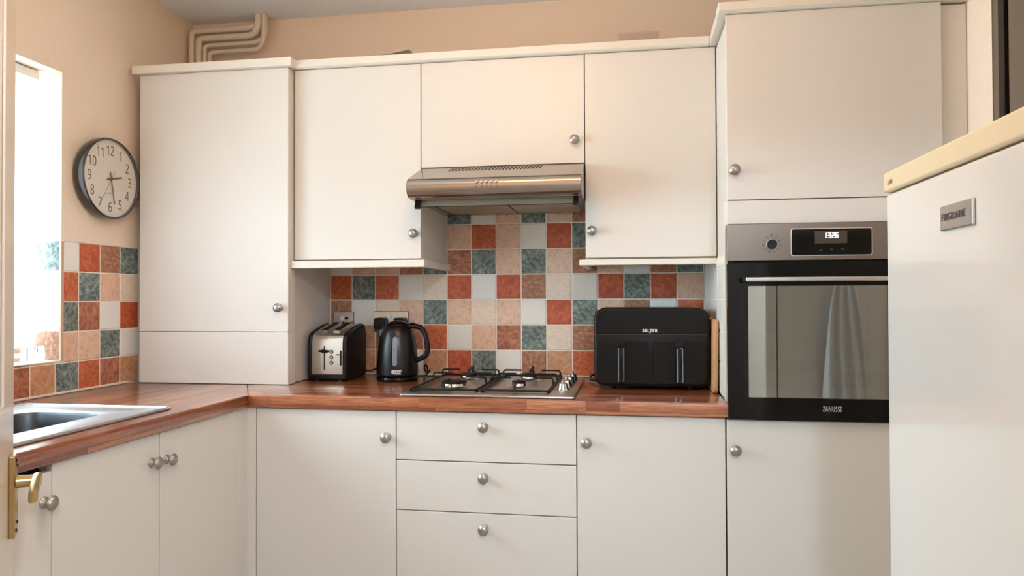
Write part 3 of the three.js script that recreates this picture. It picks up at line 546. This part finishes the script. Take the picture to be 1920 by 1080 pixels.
// ------------------------------------------------------------------ kettle
{
  const k = thing('kettle', 'matt black cordless kettle between toaster and hob', 'kettle', [0.9655, 0.9105, 0.185]);
  mesh('power_base', lathe([[0, 0], [0.076, 0], [0.0785, 0.004], [0.0775, 0.013], [0.073, 0.016], [0, 0.0165]], 48), M.blackGloss, k);
  mesh('body', lathe([[0, 0.018], [0.0735, 0.018], [0.0772, 0.022], [0.0778, 0.032], [0.0765, 0.065], [0.0745, 0.1], [0.0708, 0.134], [0.0658, 0.158], [0.06, 0.177], [0.0515, 0.194], [0.0435, 0.2035], [0.0415, 0.2055]], 56), M.kettle, k);
  const lid = mesh('lid', lathe([[0.0415, 0.205], [0.0422, 0.208], [0.038, 0.2145], [0.027, 0.2205], [0.013, 0.224], [0, 0.2248]], 44), M.blackGloss, k);
  mesh('lid_ring', new THREE.TorusGeometry(0.042, 0.0016, 8, 44).rotateX(Math.PI / 2).translate(0, 0.2068, 0), M.blackPlastic, k);
  // spout on the left
  const sp = extr(new THREE.Shape([[0, 0], [0.027, 0.002], [0.036, 0.05], [0.02, 0.062], [0, 0.064]].map(([a, b]) => new THREE.Vector2(-a, b))), 0.034, 0.007, 3).translate(-0.037, 0.136, -0.017);
  mesh('spout', toCreasedNormals(sp, 0.8), M.kettle, k);
  // D handle on the right
  const hp = [[0.03, 0.2, 0], [0.062, 0.203, 0], [0.092, 0.196, 0], [0.106, 0.175, 0], [0.115, 0.14, 0], [0.1175, 0.112, 0], [0.109, 0.093, 0], [0.088, 0.08, 0], [0.066, 0.073, 0]];
  const hg = spline(hp, 0.0098, 60, 14); { const p = hg.attributes.position; for (let i = 0; i < p.count; i++) p.setZ(i, p.getZ(i) * 1.25); }
  const hd = mesh('handle', hg, M.blackPlastic, k); mesh('lid_button', B(0.05, 0.066, 0.211, 0.2165, -0.009, 0.009, 0.002), M.blackGloss, hd);
  // water gauge and badge follow the curve of the body
  const prof = [[0.022, 0.0772], [0.032, 0.0778], [0.065, 0.0765], [0.1, 0.0745], [0.134, 0.0708], [0.158, 0.0658], [0.177, 0.06], [0.194, 0.0515]];
  const radius = (y) => { for (let i = 1; i < prof.length; i++) if (y <= prof[i][0] || i === prof.length - 1) { const t = (y - prof[i - 1][0]) / (prof[i][0] - prof[i - 1][0]); return prof[i - 1][1] + t * (prof[i][1] - prof[i - 1][1]); } };
  const wrap = (g, yaw) => { const p = g.attributes.position; for (let i = 0; i < p.count; i++) { const y = p.getY(i), r = radius(y) + p.getZ(i), t = p.getX(i) / r + yaw; p.setXYZ(i, r * Math.sin(t), y, r * Math.cos(t)); } g.computeVertexNormals(); return g; };
  const strip = (w, h, y0, z0, z1, xo = 0) => { const g = new THREE.BoxGeometry(w, h, z1 - z0, 6, 24, 1).translate(0, y0 + h / 2, (z0 + z1) / 2), p = g.attributes.position, r = w / 2; for (let i = 0; i < p.count; i++) { const e = Math.min(p.getY(i) - y0, y0 + h - p.getY(i)), k = e < r ? Math.sqrt(Math.max(0.06, 1 - ((r - e) / r) ** 2)) : 1; p.setX(i, p.getX(i) * k + xo); } return g; };
  const gauge = mesh('water_gauge', wrap(strip(0.0165, 0.108, 0.058, -0.001, 0.0016), 0.17), std('#7f868c', 0.3), k);
  mesh('level_marks', [0.072, 0.094, 0.118].map((y) => wrap(cyl(0.0016, 0.0016, 0.0008, 0, y, 0.0018, 'z', 10), 0.17)), M.gapBlack, gauge);
  mesh('gauge_groove', wrap(strip(0.0035, 0.112, 0.056, -0.001, 0.0006), 0.02), M.blackGloss, gauge);
  const bd = mesh('maker_badge', [wrap(letters('Russell', 0.0078, 0.0245, fontBold, 0.0008).translate(0, 0.0418, 0.0002), 0.33), wrap(letters('Hobbs', 0.0078, 0.0225, fontBold, 0.0008).translate(-0.001, 0.0325, 0.0002), 0.33)], M.whiteInk, k);
  mesh('emblem', wrap(cyl(0.005, 0.005, 0.0008, 0, 0, 0, 'z', 20).scale(1, 1.5, 1).translate(0, 0.0372, 0.0004), 0.085), M.whiteInk, bd);
  mesh('emblem_lines', [wrap(B(-0.0003, 0.0003, 0.031, 0.0435, 0.0008, 0.0012), 0.085), wrap(new THREE.TorusGeometry(0.0026, 0.0003, 6, 16).scale(0.9, 1.8, 1).translate(0, 0.0372, 0.0008), 0.085)], M.kettle, bd);
  mesh('power_cord', [spline([[0.07, 0.009, -0.03], [0.098, 0.012, -0.04], [0.1, 0.035, -0.06], [0.088, 0.05, -0.075], [0.08, 0.035, -0.085], [0.092, 0.018, -0.09], [0.1, 0.03, -0.1]], 0.0032, 60)], M.blackPlastic, k);
}
// ------------------------------------------------------------------ sockets and plugs
function plate(label, x0, x1, y0, y1, sw) {
  const p = thing('wall_socket', label, 'socket', [0, 0, 0], 0, 'chrome wall sockets');
  mesh('back_box', B(x0 - 0.001, x1 + 0.001, y0 - 0.001, y1 + 0.001, 0.0005, 0.004, 0.001), M.gapBlack, p);
  const f = mesh('face_plate', B(x0, x1, y0, y1, 0.004, 0.009, 0.002), M.chrome, p);
  for (const [a, b, c, d] of sw) mesh('rocker_switch', B(a, b, c, d, 0.009, 0.0125, 0.0012), M.white, p);
  mesh('fixing_screw', cyl(0.003, 0.003, 0.002, (x0 + x1) / 2 - (x1 - x0) * 0.36, y1 - 0.042, 0.0095, 'z', 12), M.pewter, p); mesh('fixing_screw', cyl(0.003, 0.003, 0.002, (x0 + x1) / 2 + (x1 - x0) * 0.36, y1 - 0.042, 0.0095, 'z', 12), M.pewter, p);
  return p;
}
{
  const a = plate('single chrome socket plate behind the toaster', 0.6375, 0.7195, 1.082, 1.1635, [[0.6665, 0.679, 1.129, 1.146]]);
  mesh('indicator', B(0.6855, 0.698, 1.133, 1.142, 0.009, 0.0125, 0.001), M.blackPlastic, a);
  mesh('pin_holes', [B(0.657, 0.663, 1.106, 1.11, 0.0088, 0.0093), B(0.692, 0.698, 1.106, 1.11, 0.0088, 0.0093), B(0.676, 0.68, 1.12, 1.127, 0.0088, 0.0093)], M.gapBlack, a);
  plate('double chrome socket plate behind the kettle', 0.8085, 0.9525, 1.083, 1.1655, [[0.867, 0.8785, 1.1345, 1.153], [0.8815, 0.893, 1.1345, 1.153]]);
  for (const [x, lab, end] of [[0.839, 'black mains plug in the left half of the double socket', [[0.836, 1.1, 0.024], [0.838, 1.075, 0.03], [0.842, 1.04, 0.026], [0.858, 1.0, 0.026], [0.885, 0.965, 0.034], [0.91, 0.93, 0.05], [0.92, 0.916, 0.07]]], [0.921, 'black mains plug behind the kettle lid', [[0.921, 1.095, 0.03], [0.92, 1.07, 0.036], [0.925, 1.0, 0.03], [0.92, 0.95, 0.03], [0.93, 0.918, 0.05]]]]) {
    const p = thing('mains_plug', lab, 'plug', [0, 0, 0], 0, 'black mains plugs');
    mesh('plug_body', [extr(rrShape(x - 0.024, x + 0.024, 1.094, 1.14, 0.012), 0.026, 0.006, 3).translate(0, 0, 0.0095)], M.blackPlastic, p);
    mesh('flex', spline(end, 0.0034, 40), M.blackPlastic, p);
  }
}
// ------------------------------------------------------------------ air fryer and board
{
  const f = thing('air_fryer', 'black double-drawer air fryer on the worktop beside the oven', 'air fryer', [1.902, 0.9105, 0.0]);
  const w = 0.189;
  const sh = rrShape(-w, w, 0.011, 0.2725, 0.04);
  mesh('body', toCreasedNormals(extr(sh, 0.32, 0.012, 4, 14).translate(0, 0, 0.058), 0.6), M.fryer, f);
  const tp = mesh('control_fascia', extr((() => { const s = new THREE.Shape(); s.moveTo(-w + 0.007, 0.186); s.lineTo(w - 0.007, 0.186); s.lineTo(w - 0.007, 0.232); s.quadraticCurveTo(w - 0.007, 0.266, w - 0.041, 0.266); s.lineTo(-w + 0.041, 0.266); s.quadraticCurveTo(-w + 0.007, 0.266, -w + 0.007, 0.232); s.lineTo(-w + 0.007, 0.186); return s; })(), 0.004, 0.001).translate(0, 0, 0.3765), M.fryerDark, f);
  mesh('maker_name', letters('SALTER', 0.0105, 0.0495, fontBold, 0.0006).translate(-0.004, 0.1975, 0.3806), M.whiteInk, tp);
  mesh('emblem_drop', [new THREE.SphereGeometry(0.0018, 10, 6).scale(1, 1, 0.2).translate(-0.0035, 0.1905, 0.3808)], M.whiteInk, tp);
  mesh('seam_line', B(-w + 0.007, w - 0.007, 0.1838, 0.1852, 0.3765, 0.3795), std('#4b4036', 0.4), f);
  for (const [a, b, hx] of [[-0.1765, -0.0095, -0.0975], [0.0065, 0.176, 0.0915]]) {
    const s = new THREE.Shape(), y0 = 0.021, y1 = 0.161, r = 0.026; s.moveTo(a + 0.004, y1); s.lineTo(b - 0.004, y1); s.lineTo(b, y1 - 0.004); s.lineTo(b, y0 + r); s.quadraticCurveTo(b, y0, b - r, y0); s.lineTo(a + r, y0); s.quadraticCurveTo(a, y0, a, y0 + r); s.lineTo(a, y1 - 0.004); s.lineTo(a + 0.004, y1);
    const d = mesh('drawer', extr(s, 0.005, 0.0018, 2, 12).translate(0, 0, 0.3775), M.fryerDark, f);
    mesh('drawer_gap', extr(s, 0.0012).scale(1, 1, 1).translate(0, 0, 0.377), M.gapBlack, f).scale.set(1.0, 1.0, 1);
    const h = mesh('handle', toCreasedNormals(extr(rrShape(hx - 0.012, hx + 0.012, 0.027, 0.144, 0.004), 0.03, 0.004, 3).translate(0, 0, 0.3825), 0.6), M.blackGloss, d);
    mesh('handle_stripes', [B(hx - 0.0115, hx - 0.0075, 0.03, 0.141, 0.4105, 0.4135, 0.001), B(hx + 0.006, hx + 0.0095, 0.03, 0.141, 0.4105, 0.4135, 0.001)], std('#8b9196', 0.25, { metalness: 1 }), h);  // two grey metallic stripes down the handle front
    mesh('handle_mount', B(hx - 0.015, hx + 0.017, 0.142, 0.166, 0.379, 0.394, 0.004), M.fryerDark, d);
  }
  for (const x of [-0.13, 0.13]) for (const z of [0.1, 0.33]) mesh('foot', cyl(0.012, 0.013, 0.0118, x, 0.006, z, 'y', 18), M.blackPlastic, f);
  mesh('power_cord', spline([[-0.15, 0.03, 0.062], [-0.19, 0.02, 0.045], [-0.212, 0.012, 0.06], [-0.216, 0.005, 0.11], [-0.19, 0.005, 0.16], [-0.165, 0.005, 0.17]], 0.0036, 50), M.blackPlastic, f);
  const bs = rrShape(0, 0.33, 0, 0.235, 0.02);
  const b = mesh('chopping_board', toCreasedNormals(extr(bs, 0.0145, 0.0025, 2).rotateY(Math.PI / 2), 0.6), M.boardWood); b.position.set(2.0935, 0.911, 0.44); b.rotation.z = -0.018;
  tag(b, 'light wooden chopping board on edge between air fryer and oven housing', 'board');
}
// ------------------------------------------------------------------ wall clock
{
  const c = thing('wall_clock', 'round black-rimmed wall clock with white face on peach wall', 'clock', [-0.0055, 1.643, 0.534], Math.PI / 2);
  mesh('rim', lathe([[0.0, 0], [0.128, 0], [0.139, 0.004], [0.1435, 0.016], [0.1435, 0.03], [0.1415, 0.042], [0.139, 0.0455], [0.1365, 0.0455], [0.135, 0.043], [0.1345, 0.033]], 72).rotateX(Math.PI / 2), std('#15110f', 0.18, { clearcoat: 0.8, clearcoatRoughness: 0.08 }), c);
  const f = mesh('face', cyl(0.135, 0.135, 0.004, 0, 0, 0.032, 'z', 72), std('#dcd3c6', 0.55), c);
  const nums = [], dots = [], fs = fontSans;
  for (let i = 1; i <= 12; i++) { const a = Math.PI / 2 - i * Math.PI / 6; nums.push(letters(String(i), 0.034, undefined, fs, 0.0005).scale(0.8, 1, 1).translate(Math.cos(a) * 0.1, Math.sin(a) * 0.1, 0.0341)); }
  for (let i = 0; i < 60; i++) { const a = i * Math.PI / 30, r = i % 5 ? 0.0009 : 0.0018; dots.push(cyl(r, r, 0.0005, Math.cos(a) * 0.124, Math.sin(a) * 0.124, 0.0342, 'z', 8)); }
  const ink = std('#3a332d', 0.6); mesh('numerals', nums, ink, f); mesh('minute_dots', dots, ink, f);
  mesh('maker_word', letters('QUARTZ', 0.006, 0.024, fs, 0.0005).translate(-0.003, -0.052, 0.0341), std('#8b8278', 0.6), f);
  const hand = (name, len, tail, w, deg, z, m) => { const h = mesh(name, B(-w / 2, w / 2, -tail, len, 0, 0.0012, 0.0004), m, c); h.position.z = z; h.rotation.z = -deg * Math.PI / 180; return h; };
  hand('hour_hand', 0.056, 0.02, 0.0062, 78, 0.0365, ink); hand('minute_hand', 0.088, 0.024, 0.0045, 169, 0.0382, ink); hand('second_hand', 0.108, 0.03, 0.0012, 211, 0.0398, ink);
  mesh('hub', cyl(0.004, 0.003, 0.007, 0, 0, 0.0378, 'z', 18), ink, c);
  mesh('cover_glass', cyl(0.1348, 0.1348, 0.0008, 0, 0, 0.0432, 'z', 64), M.pane, c);
}
// ------------------------------------------------------------------ boiler pipes
{
  const z = 0.042, defs = [
    ['thick painted pipe closest to the corner, topmost of four above the boiler cupboard', 0.0205, 2.344, 0.319, 0.0125, 0.025],
    ['thick painted pipe, second from the corner above the boiler cupboard', 0.0525, 2.311, 0.3285, 0.0135, 0.055],
    ['thin painted pipe, third from the corner above the boiler cupboard', 0.0805, 2.2805, 0.3495, 0.009, 0.033],
    ['thin painted pipe, lowest of four above the boiler cupboard', 0.1015, 2.2505, 0.353, 0.009, 0.057]];
  for (const [lab, x, y, xr, r, zz] of defs) {
    const up = zz, p = mesh('heating_pipe', tube([[x, 2.0495, z], [x, y, z], [xr - 0.03, y, z], [xr, y + 0.03, up], [xr, CEIL - 0.0005, up]], r, 0.022, 120, 14), M.pipe);
    tag(p, lab, 'pipe', 'boiler pipes');
  }
}
// ------------------------------------------------------------------ oddments lying on top of the wall cabinets
{
  const s = mesh('cardboard_sheet', (() => { const g = new THREE.BoxGeometry(0.42, 0.002, 0.2, 24, 1, 1), p = g.attributes.position; for (let i = 0; i < p.count; i++) { const x = p.getX(i) / 0.42 + 0.5; p.setY(i, p.getY(i) + 0.004 + 0.022 * x ** 4); } g.computeVertexNormals(); return g; })(), std('#d9cdbb', 0.7));
  s.position.set(0.84, 2.0935, 0.21); tag(s, 'pale sheet with curled end lying on top of the left wall cabinet', 'sheet');
  const b = mesh('flat_box', [B(-0.07, 0.07, 0, 0.082, -0.06, 0.06, 0.001)], std('#c0a79a', 0.7)); b.position.set(1.868, 2.0658, 0.2); tag(b, 'flat greyish box lying on top of the wall cabinet near the oven housing', 'box');
  mesh('lid_edge', B(-0.0705, 0.0705, 0.076, 0.0825, -0.0605, 0.0605), std('#bfa89c', 0.7), b);
}
// ------------------------------------------------------------------ fridge
{
  const f = thing('fridge', 'white fridge with cream top in the right foreground', 'fridge');
  const x0 = 2.33, z0 = 1.299, z1 = 1.86;
  mesh('body', B(x0 + 0.045, XR - 0.01, 0.03, 1.42, z0 + 0.002, z1 - 0.002, 0.004), M.fridge, f);
  mesh('plinth', B(x0 + 0.06, XR - 0.03, 0.001, 0.03, z0 + 0.02, z1 - 0.02), M.blackPlastic, f);
  const d = mesh('door', B(x0, x0 + 0.042, 0.06, 1.4185, z0, z1, 0.006, 3), M.fridge, f);
  const topG = B(x0 - 0.004, XR - 0.01, 1.421, 1.4615, z0 - 0.003, z1 + 0.003, 0.006, 3);
  const top = mesh('top_panel', topG, M.fridgeTop, f);
  const badge = mesh('badge', B(x0 - 0.005, x0 - 0.0002, 1.3225, 1.3625, 1.559, 1.671, 0.0025), M.chrome, d); badge.material = std('#c4c0bc', 0.25, { metalness: 0.85 });
  mesh('lettering', letters('FRIGIDAIRE', 0.0115, 0.082, fontSans, 0.0005).rotateY(-Math.PI / 2).translate(x0 - 0.0052, 1.3435, 1.6075), std('#55504c', 0.5), badge);
  mesh('red_mark', [cyl(0.0032, 0.0001, 0.0005, 0, 0, 0, 'x', 3).scale(1, 1.4, 1).translate(x0 - 0.0056, 1.3435, 1.6165)], std('#9a2a22', 0.5), badge);
  mesh('model_lettering', letters('A.cBBB', 0.009, 0.026, fontSans, 0.0005).rotateY(-Math.PI / 2).translate(x0 - 0.0042, 1.4385, 1.3335), std('#a08a66', 0.6), top);
}
// tea towel hanging on the far side of the fridge (the oven door mirrors it)
{
  const t = thing('tea_towel', 'white tea towel mirrored in the oven door glass', 'towel', [2.6, 0, 1.287]);
  mesh('hook', [cyl(0.012, 0.012, 0.004, 0, 1.3, 0.0065, 'z', 20), spline([[0, 1.3, 0.006], [0, 1.295, -0.01], [0, 1.302, -0.018]], 0.003, 16)], M.pewter, t);
  const g = new THREE.PlaneGeometry(0.16, 0.5, 40, 30), p = g.attributes.position;
  for (let i = 0; i < p.count; i++) { const x = p.getX(i), y = p.getY(i), k = clamp((0.25 - y) / 0.5), sp = 0.25 + 0.75 * Math.sqrt(k); p.setXYZ(i, x * sp, 1.05 + y - Math.abs(x) * 0.35 * k, -0.02 + 0.014 * Math.sin(x * 120 + y * 6) * (0.4 + k * 0.6)); }
  g.computeVertexNormals(); mesh('cloth', g, std('#dcdcdc', 0.9, { side: THREE.DoubleSide }), t);
}
// ------------------------------------------------------------------ mirror with a black upright on the right wall
{
  const m = thing('wall_mirror', 'dark glass mirror with black upright on the right wall above the fridge', 'mirror');
  const gl = std('#99928a', 0.04, { metalness: 1 });
  m.position.set(XR - 0.0065, 1.5, 0);
  mesh('border_glass', B(0, 0.006, 0, 0.8, 0.777, 0.82), gl, m);
  mesh('black_upright', B(-0.006, 0.006, 0, 0.8, 0.8205, 0.85, 0.002), M.blackGloss, m);
  mesh('main_glass', B(0, 0.006, 0, 0.8, 0.8505, 1.25), gl, m);
}
// ------------------------------------------------------------------ open kitchen door in the left foreground
{
  const d = thing('kitchen_door', 'open white door seen edge-on at the left with brass lever handle', 'door', [0.69, 0, 1.635], 2.2143);
  mesh('leaf', B(-0.66, 0.045, 0.01, 1.935, -0.036, 0, 0.002), M.door, d);
  mesh('raised_moulding', [B(-0.55, -0.1, 1.02, 1.035, 0, 0.005, 0.002), B(-0.55, -0.1, 1.8, 1.815, 0, 0.005, 0.002), B(-0.115, -0.1, 1.02, 1.815, 0, 0.005, 0.002), B(-0.55, -0.535, 1.02, 1.815, 0, 0.005, 0.002)], M.door, d);
  const pl = mesh('handle_plate', B(-0.02, 0.02, 0.778, 0.929, 0.0002, 0.0105, 0.002), M.brass, d);
  mesh('screws', [[-0.005, 0.919], [0.008, 0.908], [0.008, 0.802], [-0.005, 0.79]].map(([x, y]) => cyl(0.0032, 0.0028, 0.002, x, y, 0.0112, 'z', 12)), M.gapBlack, pl);
  mesh('lever', [cyl(0.0125, 0.0098, 0.034, 0, 0.878, 0.0268, 'z', 24), toCreasedNormals(extr(new THREE.Shape([[0.012, 0.89], [0.012, 0.868], [-0.03, 0.866], [-0.062, 0.851], [-0.074, 0.853], [-0.073, 0.872], [-0.03, 0.888]].map(([a, b]) => new THREE.Vector2(a, b))), 0.014, 0.003, 2).translate(0, 0, 0.036), 0.6)], M.brass, pl);
}
// ------------------------------------------------------------------ lamps out of view: kitchen ceiling pair, added fill globe in the hall
{
  const s = thing('unseen_ceiling_lamps', 'two-lamp ceiling bar out of view, mirrored in the extractor hood', 'lamp');
  mesh('bar', B(1.28, 1.62, CEIL - 0.03, CEIL - 0.0005, 1.42, 1.48, 0.006), M.chrome, s);
  for (const x of [1.35, 1.52]) {
    const y = CEIL - 0.19;
    mesh('stem', cyl(0.006, 0.006, 0.13, x, CEIL - 0.092, 1.45, 'y', 14), M.chrome, s);
    mesh('holder', cyl(0.016, 0.014, 0.022, x, y + 0.034, 1.45, 'y', 20), M.chrome, s);
    mesh('bulb', new THREE.SphereGeometry(0.026, 24, 16).translate(x, y, 1.45), std('#fff2e0', 0.4, { emissive: LAMP_WARM, emissiveIntensity: 14 }), s);
    const l = new THREE.PointLight(LAMP_WARM, LAMP_CD); l.position.set(x, y, 1.45); l.castShadow = true; l.shadow.radius = 1.2; l.name = 'unseen_ceiling_glow'; s.add(l);
  }
  const h = thing('added_fill_lamp', 'added white globe fill lamp in the hall behind the viewer', 'lamp');
  mesh('rose', cyl(0.05, 0.06, 0.03, 2.25, CEIL - 0.0155, 3.5, 'y', 28), M.white, h);
  mesh('globe', new THREE.SphereGeometry(0.11, 28, 18).translate(2.25, CEIL - 0.14, 3.5), std('#ffffff', 0.4, { emissive: FILL_COOL, emissiveIntensity: 3 }), h);
  const l = new THREE.PointLight(FILL_COOL, FILL_CD); l.position.set(2.25, CEIL - 0.14, 3.5); l.castShadow = true; l.shadow.radius = 5; l.name = 'added_fill_glow'; h.add(l);
}
renderer.render(scene, camera);
